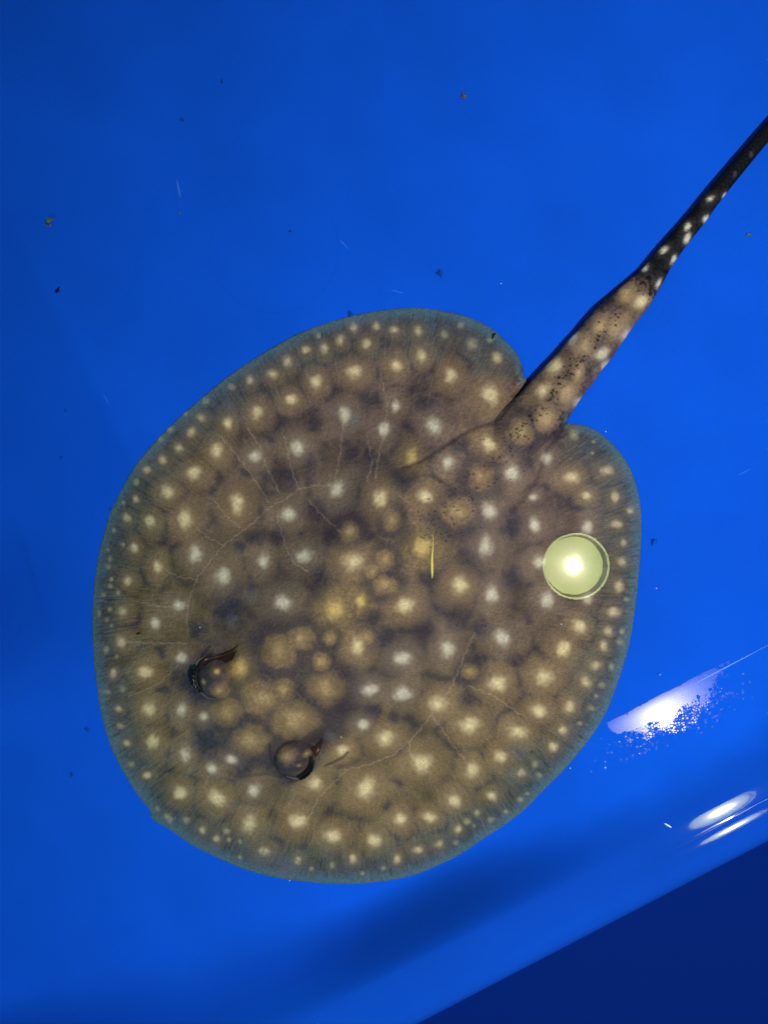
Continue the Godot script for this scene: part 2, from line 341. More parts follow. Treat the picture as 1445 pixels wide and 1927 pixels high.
func build_liner() -> void:
	blue_texture = liner_color_texture(Color8(12, 82, 214))
	var shade_noise := FastNoiseLite.new()
	shade_noise.seed = 61
	shade_noise.frequency = 0.05
	shade_noise.fractal_octaves = 4
	var ss := PackedFloat32Array()
	var k := -1.1
	while k < 1.11:
		ss.append(k)
		k += 0.006 if absf(k) < 0.5 else 0.05
	var tt := PackedFloat32Array()
	k = -1.0
	while k < 0.3255:
		tt.append(k)
		k += 0.05 if k < -0.55 else 0.006 if k < 0.2 else 0.002 if k < 0.29 else 0.0008
	tt.append(0.326)
	# over the rim: an arc, then straight down
	var drop := []
	var slope := rim_slope(0.326)
	var lean := atan(slope)
	var radius := 0.022
	for i in range(1, 25):
		var g := lean - (lean + PI / 2) * i / 24.0
		drop.append([radius * (sin(lean) - sin(g)), radius * (cos(g) - cos(lean)), g])
	drop.append([drop[-1][0] + 0.002, drop[-1][1] - 0.1, -PI / 2])
	drop.append([drop[-1][0] + 0.004, drop[-1][1] - 0.3, -PI / 2])
	var v := PackedVector3Array()
	var nn := PackedVector3Array()
	var tone := PackedColorArray()
	var rows := tt.size() + drop.size()
	for j in rows:
		for s in ss:
			var shade_share := smoothstep(0.262, 0.303, tt[mini(j, tt.size() - 1)] + shade_noise.get_noise_2d(s * 300.0, j * 1.0) * 0.007)
			tone.append(Color.WHITE.lerp(Color(0.92, 0.69, 0.71), shade_share * lerpf(0.45, 1.0, smoothstep(-0.3, 0.12, s))))  # shade of wall and rim painted into the vertex colour, edge broken by noise
			if j < tt.size():
				v.append(liner_point(s, tt[j]))
				nn.append(liner_normal(s, tt[j]))
			else:
				var d: Array = drop[j - tt.size()]
				var p := liner_point(s, 0.326)
				v.append(p + Vector3(N_DIR.x * d[0], d[1], N_DIR.y * d[0]))
				var g: float = d[2]
				nn.append(Vector3(-N_DIR.x * sin(g), cos(g), -N_DIR.y * sin(g)))
	var wet := PackedInt32Array()
	var dry := PackedInt32Array()
	var shiny := PackedInt32Array()
	var slope_part := PackedInt32Array()
	var w := ss.size()
	var rim_row := 0
	while tt[rim_row] < 0.3045: rim_row += 1
	var bank_row := 0
	while tt[bank_row] < 0.285: bank_row += 1
	for j in rows - 1:
		for i in w - 1:
			var p := j * w + i
			var quad := [p, p + 1, p + w, p + 1, p + w + 1, p + w]
			var low := maxf(maxf(v[p].y, v[p + w].y), maxf(v[p + 1].y, v[p + w + 1].y)) < WATER_Y and j < tt.size() - 1
			if low: wet.append_array(quad)
			elif j > bank_row and j <= rim_row: slope_part.append_array(quad)
			elif j > rim_row: shiny.append_array(quad)
			else: dry.append_array(quad)
	var am := ArrayMesh.new()
	var a := []
	a.resize(Mesh.ARRAY_MAX)
	a[Mesh.ARRAY_VERTEX] = v
	a[Mesh.ARRAY_NORMAL] = nn
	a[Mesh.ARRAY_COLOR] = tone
	a[Mesh.ARRAY_INDEX] = wet
	am.add_surface_from_arrays(Mesh.PRIMITIVE_TRIANGLES, a)
	a[Mesh.ARRAY_INDEX] = dry
	am.add_surface_from_arrays(Mesh.PRIMITIVE_TRIANGLES, a)
	a[Mesh.ARRAY_INDEX] = shiny
	am.add_surface_from_arrays(Mesh.PRIMITIVE_TRIANGLES, a)
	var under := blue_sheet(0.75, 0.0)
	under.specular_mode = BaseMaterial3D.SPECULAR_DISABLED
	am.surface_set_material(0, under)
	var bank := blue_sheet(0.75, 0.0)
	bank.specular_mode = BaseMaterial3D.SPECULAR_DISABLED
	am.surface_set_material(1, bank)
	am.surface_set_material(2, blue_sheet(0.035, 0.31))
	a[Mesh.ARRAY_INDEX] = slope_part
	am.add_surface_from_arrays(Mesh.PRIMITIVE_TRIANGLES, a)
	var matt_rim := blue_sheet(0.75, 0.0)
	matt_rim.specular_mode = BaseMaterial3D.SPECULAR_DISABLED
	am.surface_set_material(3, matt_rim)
	var o := put("tank_floor", am, null, self)
	tag(o, "blue plastic sheet lining the shallow tank, rising to a rolled rim at the lower right", "", "", "structure")
	# a welded bead along the rim
	var pts := []
	var radii := []
	for i in 120:
		var s := 0.06 + 0.4 * i / 119.0
		var t := 0.3170 + 0.0006 * sin(s * 23.0) + 0.0003 * sin(s * 71.0 + 1.0)
		var p := liner_point(s, t)
		pts.append(p + Vector3(0, 0.0001, 0))
		radii.append((0.0007 + 0.0003 * sin(s * 160.0) * sin(s * 57.0)) * smoothstep(0.06, 0.18, s) + 0.00005)
	put("weld_seam", tube(pts, radii, 8), blue_sheet(0.2, 0.4), o)
	# light scuffs and a faint moulded ring
	var scuff := mat(Color(0.2, 0.44, 0.86), 0.8, 0.0)
	for q in [[[-0.1659, -0.2664], [-0.1629, -0.2519], 0.0011], [[-0.0351, -0.2178], [-0.0287, -0.2110], 0.0006], [[0.2824, -0.0291], [0.2926, -0.0346], 0.0004], [[-0.2205, -0.0867], [-0.2243, -0.0944], 0.0004], [[0.0053, -0.1782], [0.0160, -0.1752], 0.0005]]:
		var a0 := Vector2(q[0][0], q[0][1])
		var a1 := Vector2(q[1][0], q[1][1])
		var line := []
		var rr := []
		for i in 7:
			var p := a0.lerp(a1, i / 6.0) + Vector2(rng.randf_range(-1, 1), rng.randf_range(-1, 1)) * 0.0002
			line.append(Vector3(p.x, floor_h(p.x, p.y) - q[2] * 0.55, p.y))
			rr.append(q[2] * (0.62 + 0.38 * sin(PI * i / 6.0)))
		put("scuff", tube(line, rr, 8), scuff, o)
	var ring := []
	var rad := []
	for i in 60:
		var t := -0.5 + 4.6 * i / 59.0
		var p := Vector2([-0.0879, -0.2110][0], [-0.0879, -0.2110][1]) + Vector2(cos(t), sin(t)) * 0.0515
		ring.append(Vector3(p.x, floor_h(p.x, p.y) - 0.0005, p.y))
		rad.append(0.00056)
	put("ring_mark", tube(ring, rad, 8), mat(Color(0.04, 0.27, 0.76), 0.8, 0.0), o)


func build_outside_ground() -> void:
	var m := BoxMesh.new()
	m.size = Vector3(5, 0.1, 5)
	var gm := mat(Color(0.02, 0.15, 0.5), 0.85, 0.1)
	var o := put("ground", m, gm, self)
	o.position = Vector3(0, -0.42, 0)
	tag(o, "dark navy sheet on the ground outside the tank rim", "", "", "structure")


func build_water() -> void:
	var v := PackedVector3Array()
	var nn := PackedVector3Array()
	for q in [[-1.05, -0.95], [1.05, -0.95], [-1.05, 0.303], [1.05, 0.303]]:
		v.append(Vector3(S_DIR.x * q[0] + N_DIR.x * q[1], WATER_Y, S_DIR.y * q[0] + N_DIR.y * q[1]))
		nn.append(Vector3.UP)
	var m := mat(Color(1, 1, 1, 0.0), 0.0, 0.37)
	m.transparency = BaseMaterial3D.TRANSPARENCY_ALPHA
	var o := put("water", arrays_mesh(v, nn, PackedInt32Array([0, 1, 2, 1, 3, 2])), m, self)
	tag(o, "still clear shallow water over the ray, mirroring the round lamp", "", "", "structure")


# ------------------------------------------------------------------ the lamp over the tank, seen mirrored in the water

func build_lamp() -> void:
	var root := Node3D.new()
	root.name = "ceiling_lamp"
	add_child(root)
	root.position = LAMP_AT
	tag(root, "round pale green lamp with a bright square centre, hanging over the water", "lamp")
	var shell := mat(Color(0.8, 0.85, 0.68), 0.45)
	put("housing", lathe([Vector2(0.0, 0.07), Vector2(0.05, 0.07), Vector2(0.078, 0.05), Vector2(0.085, 0.004), Vector2(0.085, -0.002), Vector2(0.080, -0.002), Vector2(0.0755, 0.024)]), mat(Color(0.4, 0.45, 0.32), 0.5), root)
	var rim := TorusMesh.new()
	rim.inner_radius = 0.0805
	rim.outer_radius = 0.0855
	rim.rings = 160
	var rm := mat(Color(0.8, 0.85, 0.6), 0.4)
	rm.emission_enabled = true
	rm.emission = Color(0.82, 0.9, 0.6)
	rm.emission_energy_multiplier = 22.0
	var ro := put("lamp_rim", rim, rm, root)
	ro.position.y = -0.003
	var bands := [0.0755, 0.064, 0.053, 0.043, 0.034, 0.027]
	for i in 5:
		var dish := mat(Color(0.78, 0.85, 0.5), 0.5)
		dish.emission_enabled = true
		dish.emission = Color(0.83 + 0.015 * i, 0.9, 0.56 + 0.03 * i)
		dish.emission_energy_multiplier = 24.0 + 2.2 * i + 0.5 * i * i
		put("lamp_reflector", lathe([Vector2(bands[i], 0.024 + i * 0.0008), Vector2(bands[i + 1], 0.0248 + i * 0.0008)]), dish, root)
	var hub := mat(Color(0.85, 0.9, 0.75), 0.4)
	hub.emission_enabled = true
	hub.emission = Color(0.9, 1.0, 0.75)
	hub.emission_energy_multiplier = 48.0
	put("lamp_hub", lathe([Vector2(0.027, 0.028), Vector2(0.026, 0.026), Vector2(0.0, 0.026)]), hub, root)
	var chip := BoxMesh.new()
	chip.size = Vector3(0.033, 0.004, 0.033)
	var cm := mat(Color.WHITE, 0.5)
	cm.emission_enabled = true
	cm.emission = Color(1.0, 1.0, 0.97)
	cm.emission_energy_multiplier = 150.0
	var co := put("light_panel", chip, cm, root)
	co.position.y = 0.0235
	co.rotation.y = 0.62
	var light := SpotLight3D.new()
	light.name = "panel_light"
	light.spot_angle = 48.0
	light.spot_angle_attenuation = 1.0
	light.spot_range = 8.0
	light.spot_attenuation = 2.0
	light.light_size = 0.013
	light.light_energy = 2.5
	light.light_color = Color(1.0, 0.96, 0.94)
	light.shadow_enabled = true
	root.add_child(light)
	light.rotation = Vector3(-PI / 2, 0, 0)
	light.position.y = 0.006


	# an unseen cool fill lamp, added to brighten the lower left
	var fill_root := Node3D.new()
	fill_root.name = "added_fill_lamp"
	add_child(fill_root)
	fill_root.position = Vector3(-1.35, 1.15, 1.45)
	fill_root.look_at(Vector3(-0.2, 0.0, 0.25), Vector3.UP)
	tag(fill_root, "added unseen fill light, a long cool white bar beyond the tank's near left corner", "lamp")
	var bar := BoxMesh.new()
	bar.size = Vector3(1.2, 0.09, 0.03)
	var body := put("housing", bar, shell, fill_root)
	body.position.z = 0.03
	var glow := BoxMesh.new()
	glow.size = Vector3(1.16, 0.07, 0.012)
	var gm := mat(Color.WHITE, 0.4)
	gm.emission_enabled = true
	gm.emission = Color(0.75, 1.0, 0.97)
	gm.emission_energy_multiplier = 2.0
	var fill_glow := put("added_light_bar", glow, gm, fill_root)
	fill_glow.position.z = 0.008
	var cool := AreaLight3D.new()
	cool.name = "added_fill_light"
	cool.area_size = Vector2(1.16, 0.07)
	cool.area_normalize_energy = true
	cool.area_range = 8.0
	cool.light_energy = 1.3
	cool.light_color = Color(0.72, 1.0, 0.97)
	cool.shadow_enabled = true
	fill_root.add_child(cool)
	cool.position.z = -0.004


# ------------------------------------------------------------------ the ray

func edge_radius(a: float) -> float:
	var f := fposmod(a, TAU) / TAU * 4096.0
	var i := int(f)
	return lerpf(edge_table[i % 4096], edge_table[(i + 1) % 4096], f - i)


func make_edge() -> void:
	var pts := []
	# rounded outline through the measured points
	var n := OUTLINE.size()
	for i in n:
		var p0 := Vector2(OUTLINE[(i + n - 1) % n][0], OUTLINE[(i + n - 1) % n][1])
		var p1 := Vector2(OUTLINE[i][0], OUTLINE[i][1])
		var p2 := Vector2(OUTLINE[(i + 1) % n][0], OUTLINE[(i + 1) % n][1])
		var p3 := Vector2(OUTLINE[(i + 2) % n][0], OUTLINE[(i + 2) % n][1])
		for k in 12:
			var p := p1.cubic_interpolate(p2, p0, p3, k / 12.0)
			pts.append(Vector2(fposmod(p.angle(), TAU), p.length()))
	pts.sort_custom(func(a, b): return a.x < b.x)
	edge_table.resize(4096)
	var j := 0
	var m := pts.size()
	for i in 4096:
		var a := TAU * i / 4096.0
		while j < m and pts[j].x < a: j += 1
		var lo: Vector2 = pts[(j + m - 1) % m]
		var hi: Vector2 = pts[j % m]
		var a0 := lo.x - (TAU if j == 0 else 0.0)
		var a1 := hi.x + (TAU if j == m else 0.0)
		edge_table[i] = lerpf(lo.y, hi.y, clampf((a - a0) / maxf(a1 - a0, 0.00001), 0.0, 1.0))


func segment_gap(p: Vector2, line: Array) -> float:
	var best := 1e9
	for i in line.size() - 1:
		var a := Vector2(line[i][0], line[i][1])
		var b := Vector2(line[i + 1][0], line[i + 1][1])
		var d := b - a
		var t := clampf((p - a).dot(d) / d.length_squared(), 0.0, 1.0)
		best = minf(best, (p - a - d * t).length_squared())
	return sqrt(best)


func body_h(x: float, y: float, rho: float) -> float:
	# millimetres above the floor
	var px := x + 17.0
	var py := y - 12.8
	var a := 0.676 * px - 0.737 * py
	var b := 0.737 * px + 0.676 * py
	var g := 0.3 + 0.7 * smoothstep(-215.0, -90.0, a) - 0.15 * smoothstep(90.0, 220.0, a)
	var r2 := rho * rho
	var h := 1.2 + 5.0 * (1.0 - r2) + 17.0 * exp(-pow(absf(b) / 62.0, 3.0)) * g * (1.0 - r2 * r2 * r2)
	h += 3.0 * exp(-pow((a + 120.0) / 50.0, 2.0) - pow(b / 45.0, 2.0))
	for e in EYES:
		var d := Vector2(x - e[0], y - e[1]).length_squared()
		if d < 256.0: h += 10.0 * pow(1.0 - d / 256.0, 0.6)
	for e in PITS:
		var d := Vector2(x - e[0], y - e[1]).length_squared()
		if d < 900.0: h -= 5.5 * exp(-d / 70.0)
	return h


func build_ray() -> void:
	make_edge()
	var root := Node3D.new()
	root.name = "stingray"
	root.position = RAY_AT
	add_child(root)
	tag(root, "brown stingray with pale spots and a dark spotted tail, resting flat on the blue floor", "stingray")
	var skin := mat(Color.WHITE, 0.6, 0.22)
	skin.albedo_texture = skin_texture()
	skin.texture_repeat = false
	skin.transparency = BaseMaterial3D.TRANSPARENCY_ALPHA
	var relief := FastNoiseLite.new()
	relief.seed = 11
	relief.frequency = 0.16
	relief.fractal_octaves = 3
	skin.heightmap_enabled = true
	skin.heightmap_texture = ImageTexture.create_from_image(relief.get_image(1024, 1024))
	skin.heightmap_scale = 0.07
	put("body", ray_mesh(), skin, root)
	# eyes: dark wet balls set into the outer flank of each bump
	var eye_mat := mat(Color(0.07, 0.08, 0.11), 0.5, 0.25)
	var glass := mat(Color(0.012, 0.012, 0.016), 0.3, 0.35)
	var lid := mat(Color(0.33, 0.32, 0.33), 0.5, 0.3)
	var gill := mat(Color(0.2, 0.135, 0.11), 0.35, 0.4)
	for i in 2:
		var c := Vector2(EYEBALLS[i][0], EYEBALLS[i][1])
		var bump := Vector2(EYES[i][0], EYES[i][1])
		var facing := (c - bump).angle()
		var ball := []
		var fat := []
		var slit := []
		var thin := []
		for k in 25:
			var u := -1.0 + k / 12.0
			var ang := facing + u * 0.85
			var p := bump + Vector2(cos(ang), sin(ang)) * 13.0
			var y := surface_y(bump.x, bump.y) - 0.0054
			ball.append(Vector3(p.x * 0.001, y, p.y * 0.001))
			fat.append(0.0004 + (0.0017 + 0.0002 * sin(k * 1.7)) * sqrt(maxf(0.0, 1.0 - u * u)))
			if absf(u) < 0.86:
				p = bump + Vector2(cos(ang), sin(ang)) * (14.2 + 0.35 * sin(k * 1.9))
				slit.append(Vector3(p.x * 0.001, y + 0.0017, p.y * 0.001))
				thin.append(0.0003 + (0.0011 + 0.0003 * sin(k * 2.6)) * sqrt(maxf(0.0, 1.0 - u * u * 1.3)))
		var eye := put("eye", tube(ball, fat, 14), eye_mat, root)
		put("pupil", tube(slit, thin, 10), glass, eye)
		var fold_line := []
		var fold_r := []
		for k in 31:
			var u := -1.0 + k / 15.0
			var ang := facing + u * 1.45
			var p := bump + Vector2(cos(ang), sin(ang)) * (16.6 + 0.5 * sin(k * 0.6))
			fold_line.append(Vector3(p.x * 0.001, surface_y(p.x, p.y) + 0.0002, p.y * 0.001))
			fold_r.append(0.0002 + 0.0009 * (1.0 - u * u))
		put("eyelid", tube(fold_line, fold_r, 10), lid, root)
		# spiracle flap behind the eye
		var flap := []
		for q in FLAPS[i]: flap.append(Vector2(q[0], q[1]))
		put("spiracle_flap", flap_mesh(flap), gill, root)


func surface_y(x: float, y: float) -> float:
	var p := Vector2(x, y)
	var rho := p.length() / edge_radius(p.angle())
	return floor_h(RAY_AT.x + x * 0.001, RAY_AT.z + y * 0.001) + body_h(x, y, rho) * 0.001


func flap_mesh(outline: Array) -> ArrayMesh:
	var flat := PackedVector2Array(outline)
	var tri := Geometry2D.triangulate_polygon(flat)
	var st := SurfaceTool.new()
	st.begin(Mesh.PRIMITIVE_TRIANGLES)
	var c := Vector2.ZERO
	for p in flat: c += p / flat.size()
	for side in 2:
		for i in range(0, tri.size(), 3):
			for k in 3:
				var p := flat[tri[i + (k if side == 0 else 2 - k)]]
				st.add_vertex(Vector3(p.x * 0.001, flap_y(p, c) - side * 0.0006, p.y * 0.001))
	for i in flat.size():
		var p := flat[i]
		var q := flat[(i + 1) % flat.size()]
		var top := [Vector3(p.x * 0.001, flap_y(p, c), p.y * 0.001), Vector3(q.x * 0.001, flap_y(q, c), q.y * 0.001)]
		var low := [top[0] - Vector3(0, 0.0006, 0), top[1] - Vector3(0, 0.0006, 0)]
		for w in [top[0], top[1], low[0], low[0], top[1], low[1]]: st.add_vertex(w)
	st.generate_normals()
	return st.commit()


func flap_y(p: Vector2, c: Vector2) -> float:
	return surface_y(p.x, p.y) + 0.0022 - 0.00012 * (p - c).length()


func ray_mesh() -> ArrayMesh:
	var v := PackedVector3Array()
	var nn := PackedVector3Array()
	var uv := PackedVector2Array()
	var idx := PackedInt32Array()
	var around := 840
	var out := 230
	var wob := FastNoiseLite.new()
	wob.seed = 5
	wob.frequency = 0.012
	var boxes := []
	for line in CREASES:
		var r := Rect2(Vector2(line[0][0], line[0][1]), Vector2.ZERO)
		for q in line: r = r.expand(Vector2(q[0], q[1]))
		boxes.append(r.grow(9.0))
	for j in out + 1:
		var rho := pow(float(j) / out, 0.8)
		for i in around:
			var a := TAU * i / around
			var r := edge_radius(a) * rho
			var p := Vector2(cos(a), sin(a)) * r
			var h := body_h(p.x, p.y, rho)
			h += wob.get_noise_2d(p.x, p.y) * 1.4 * (1.0 - 0.4 * rho)
			h += wob.get_noise_2d(cos(a) * 500.0, sin(a) * 500.0) * 2.0 * smoothstep(0.7, 0.95, rho) * (1.0 - 0.7 * smoothstep(0.96, 1.0, rho))
			for c in CREASES.size():
				var box: Rect2 = boxes[c]
				if box.has_point(p):
					var d := segment_gap(p, CREASES[c])
					h -= (1.6 if c < 2 else 1.0) * exp(-d * d / 4.0)
			if j == out: h = 0.5
			v.append(Vector3(p.x * 0.001, floor_h(RAY_AT.x + p.x * 0.001, RAY_AT.z + p.y * 0.001) + maxf(h, 0.3) * 0.001, p.y * 0.001))
	# normals from neighbours on the grid
	nn.resize(v.size())
	for j in out + 1:
		var j0 := maxi(j - 1, 0)
		var j1 := mini(j + 1, out)
		for i in around:
			var du := v[j * around + (i + 1) % around] - v[j * around + (i + around - 1) % around]
			var dr := v[j1 * around + i] - v[j0 * around + i]
			var n := du.cross(dr)
			if j == 0 or n.length_squared() < 1e-20: n = Vector3.UP
			nn[j * around + i] = n.normalized() * (1.0 if n.y >= 0.0 else -1.0)
	for j in out:
		for i in around:
			var p := j * around + i
			var q := j * around + (i + 1) % around
			idx.append_array([p, p + around, q, q, p + around, q + around])
	# underside: a skirt to the floor and a flat belly
	var base := v.size()
	for i in around:
		var e := v[out * around + i]
		v.append(Vector3(e.x, e.y - 0.0006, e.z))
		nn.append(Vector3.DOWN)
	for i in around:
		var p := out * around + i
		var q := out * around + (i + 1) % around
		idx.append_array([p, base + i, q, q, base + i, base + (i + 1) % around])
	# the tail: an oval tapering body that starts inside the back
	var knots := []
	for q in TAIL: knots.append(Vector4(q[0], q[1], q[2], q[3]))
	var sides := 40
	var first := v.size()
	var rings := 0
	for k in knots.size() - 1:
		var n := knots.size()
		for f in 8:
			var a: Vector4 = knots[maxi(k - 1, 0)]
			var b: Vector4 = knots[k]
			var c: Vector4 = knots[k + 1]
			var d: Vector4 = knots[mini(k + 2, n - 1)]
			var t := f / 8.0
			var w := Vector4(cubic_interpolate(b.x, c.x, a.x, d.x, t), cubic_interpolate(b.y, c.y, a.y, d.y, t), lerpf(b.z, c.z, t), lerpf(b.w, c.w, t))
			var dir := Vector2(c.x - a.x, c.y - a.y).normalized().lerp(Vector2(d.x - b.x, d.y - b.y).normalized(), t).normalized()
			var side := Vector2(-dir.y, dir.x)
			var far := float(k * 8 + f)
			for i in sides:
				var g := TAU * i / sides
				var hump := 1.0 + 0.05 * wob.get_noise_2d(far * 9.0, i * 20.0)
				var flat := w.z * 0.56
				var px := w.x + side.x * cos(g) * w.z * hump
				var pz := w.y + side.y * cos(g) * w.z * hump
				var ridge := 0.10 * w.z * exp(-pow(cos(g) / 0.2, 2.0)) * maxf(0.0, sin(g))
				var wy := w.w - flat * 0.2 + sin(g) * flat * hump + ridge
				v.append(Vector3(px, maxf(wy, 0.4), pz) * 0.001)
				nn.append((Vector3(side.x, 0, side.y) * cos(g) / w.z + Vector3.UP * sin(g) / flat).normalized())
			rings += 1
	for k in rings - 1:
		for i in sides:
			var p := first + k * sides + i
			var q := first + k * sides + (i + 1) % sides
			idx.append_array([p, q, p + sides, q, q + sides, p + sides])
	for p in v: uv.append(Vector2((p.x * 1000.0 - SKIN_X) / (SKIN_W * SKIN_K), (p.z * 1000.0 - SKIN_Y) / (SKIN_H * SKIN_K)))
	return arrays_mesh(v, nn, idx, uv)


const SKIN_X := -228.0
const SKIN_Y := -392.0
const SKIN_K := 0.42          # millimetres to a texel
const SKIN_W := 1400
const SKIN_H := 1500


func stroke(pix: PackedFloat32Array, line: Array, width: float, strength: float, wander := 1.0) -> void:
	for i in line.size() - 1:
		var a := Vector2((line[i][0] - SKIN_X) / SKIN_K, (line[i][1] - SKIN_Y) / SKIN_K)
		var b := Vector2((line[i + 1][0] - SKIN_X) / SKIN_K, (line[i + 1][1] - SKIN_Y) / SKIN_K)
		var n := int(a.distance_to(b)) + 1
		var side := (b - a).orthogonal().normalized()
		for k in n:
			var p := a.lerp(b, float(k) / n) + side * (sin(k * 0.31 + i * 2.0) * 1.1 + sin(k * 0.83) * 0.5) * wander
			for dy in range(-5, 6):
				for dx in range(-5, 6):
					var x := int(p.x) + dx
					var y := int(p.y) + dy
					if x < 0 or y < 0 or x >= SKIN_W or y >= SKIN_H: continue
					var d := Vector2(x - p.x, y - p.y).length()
					var at := y * SKIN_W + x
					pix[at] = maxf(pix[at], strength * clampf(1.0 - d / width, 0.0, 1.0))


func noise_bytes(sd: int, freq: float, octaves: int, kind := FastNoiseLite.TYPE_SIMPLEX_SMOOTH) -> PackedByteArray:
	var f := FastNoiseLite.new()
	f.seed = sd
	f.noise_type = kind
	f.frequency = freq
	f.fractal_octaves = octaves
	var im := f.get_image(SKIN_W, SKIN_H)
	im.convert(Image.FORMAT_L8)
	return im.get_data()


func skin_texture() -> ImageTexture:
	var n := SKIN_W * SKIN_H
	var near := PackedFloat32Array()     # distance to the nearest spot over its radius
	var second := PackedFloat32Array()
	var which := PackedByteArray()
	var blue := PackedFloat32Array()
	var dark := PackedFloat32Array()
	var vein := PackedFloat32Array()
	near.resize(n)
	near.fill(9.0)
	second.resize(n)
	second.fill(9.0)
	which.resize(n)
	blue.resize(n)
	dark.resize(n)
	vein.resize(n)
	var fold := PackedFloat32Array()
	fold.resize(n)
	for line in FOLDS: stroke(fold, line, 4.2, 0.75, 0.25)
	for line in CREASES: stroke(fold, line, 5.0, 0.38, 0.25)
	var patches := PackedFloat32Array()     # distance to the nearest wide tan patch
	patches.resize(n)
	patches.fill(9.0)
	var warp := noise_bytes(21, 0.03, 3)
	var grain := noise_bytes(22, 0.28, 3)
	var mottle := noise_bytes(23, 0.012, 4)
	var speck := noise_bytes(24, 0.09, 4)
	var patch := noise_bytes(25, 0.02, 3)
	# extra small spots in a row round the fin's margin
	var all := SPOTS.duplicate()
	for i in 190:
		var a := TAU * i / 190.0 + rng.randf_range(-0.012, 0.012)
		var p := Vector2(cos(a), sin(a)) * edge_radius(a) * rng.randf_range(0.90, 0.965)
		var clear := absf(0.77 * (p.x - 125.0) + 0.637 * (p.y + 137.0)) > 45.0 or p.x < 0.0
		for q in SPOTS:
			if q[3] != 6 and Vector2(q[0], q[1]).distance_to(p) < 5.5 + q[2]: clear = false
		if clear: all.append([p.x, p.y, rng.randf_range(2.0, 3.9), 4])
	for q in all:
		var cx: float = (q[0] - SKIN_X) / SKIN_K
		var cy: float = (q[1] - SKIN_Y) / SKIN_K
		var r: float = q[2] / SKIN_K
		var kind: int = q[3]
		var reach := r * (3.4 if kind < 5 or kind == 7 else 2.7)
		if kind == 7 or kind == 5: reach = r * 1.6
		var sx := rng.randf_range(0.86, 1.16)
		var caudal: bool = 0.637 * (q[0] - 125.0) - 0.77 * (q[1] + 137.0) > 8.0 and absf(0.77 * (q[0] - 125.0) + 0.637 * (q[1] + 137.0)) < 26.0
		if caudal: reach *= 1.3
		for y in range(maxi(0, int(cy - reach)), mini(SKIN_H, int(cy + reach) + 1)):
			for x in range(maxi(0, int(cx - reach)), mini(SKIN_W, int(cx + reach) + 1)):
				var at := y * SKIN_W + x
				var dx := (x - cx) * sx
				var dy := (y - cy) / sx
				if caudal:
					var la := 0.637 * dx - 0.77 * dy
					var lw := 0.77 * dx + 0.637 * dy
					dx = la / 1.45
					dy = lw * (1.1 if kind == 7 else 0.9)
				var d := sqrt(dx * dx + dy * dy) / r
				if kind == 5:
					d += (speck[at] - 128) / 128.0 * 0.55
					blue[at] = maxf(blue[at], clampf(1.5 - d * 1.25, 0.0, 1.0))
				elif kind == 6 or kind == 8:
					d += (warp[at] - 128) / 128.0 * (0.6 if kind == 6 else 0.3)
					dark[at] = maxf(dark[at], clampf(1.45 - d * 1.05, 0.0, 1.0) if kind == 6 else clampf(1.7 - d * 1.05, 0.0, 0.85))
				elif kind == 3:
					d += (warp[at] - 128) / 128.0 * 0.25
					patches[at] = minf(patches[at], d)
				else:
					d += (warp[at] - 128) / 128.0 * 0.26
					if d < near[at]:
						second[at] = near[at]
						near[at] = d
						which[at] = kind
					elif d < second[at]:
						second[at] = d
	for line in VEINS:
		stroke(vein, line, 1.9, 1.0)
	# fin rays run outward: noise that is stretched along the radius
	var ray_noise := FastNoiseLite.new()
	ray_noise.seed = 31
	ray_noise.frequency = 1.0
	ray_noise.fractal_octaves = 3
	var stripes := ray_noise.get_image(2048, 64)
	stripes.convert(Image.FORMAT_L8)
	stripes.resize(4096, 64, Image.INTERPOLATE_CUBIC)
	var stripe := stripes.get_data()
	var out := PackedByteArray()
	var plain_skin := Image.create(SKIN_W, SKIN_H, false, Image.FORMAT_RGBA8)
	plain_skin.fill(Color8(11, 11, 20))
	out = plain_skin.get_data()
	for y in SKIN_H:
		var my := SKIN_Y + (y + 0.5) * SKIN_K
		for x in SKIN_W:
			var mx := SKIN_X + (x + 0.5) * SKIN_K
			var at := y * SKIN_W + x
			var ang := atan2(my, mx)
			var rad := sqrt(mx * mx + my * my)
			var rho := rad / edge_radius(ang)
			# along and across the tail
			var tl := 0.637 * (mx - 125.0) - 0.77 * (my + 137.0)
			var tw := 0.77 * (mx - 125.0) + 0.637 * (my + 137.0)
			var in_tail := tl > -8.0 and absf(tw) < 30.0 and (rho > 1.0 or absf(tw) < 21.0)
			if rho > 1.06 and not in_tail:
				if tl < -20.0 or absf(tw) > 60.0: continue
			var g := (grain[at] - 128) / 128.0
			var mo := (mottle[at] - 128) / 128.0
			var sp := (speck[at] - 128) / 128.0
			var d := near[at]
			var kind := which[at]
			# ground colour: browner towards the tail, more olive towards the head
			var olive := clampf(0.5 + my / 260.0 - mx / 600.0, 0.0, 1.0)
			var cr := lerpf(91.0, 98.0, olive) + mo * 22.0
			var cg := lerpf(77.0, 87.0, olive) + mo * 20.0
			var cb := lerpf(72.0, 66.0, olive) + mo * 16.0
			var net := 1.0 - smoothstep(0.0, 1.5, minf(second[at], 3.5) - minf(d, 3.5))
			net *= smoothstep(1.2, 2.3, d) * smoothstep(-0.3, 0.7, (patch[at] - 128) / 128.0 + sp * 0.25)
			# the back is tawny along the spine and greyer beside it
			var sa := 0.676 * (mx + 17.0) - 0.737 * (my - 12.8)
			var sb := 0.737 * (mx + 17.0) + 0.676 * (my - 12.8) + mo * 10.0
			var spine := exp(-sb * sb / 760.0) * smoothstep(-190.0, -80.0, sa) * smoothstep(215.0, 165.0, sa) * clampf(0.55 + 0.7 * sp + 0.3 * mo, 0.0, 1.0)
			cr = lerpf(cr, 134.0, spine * 0.88)
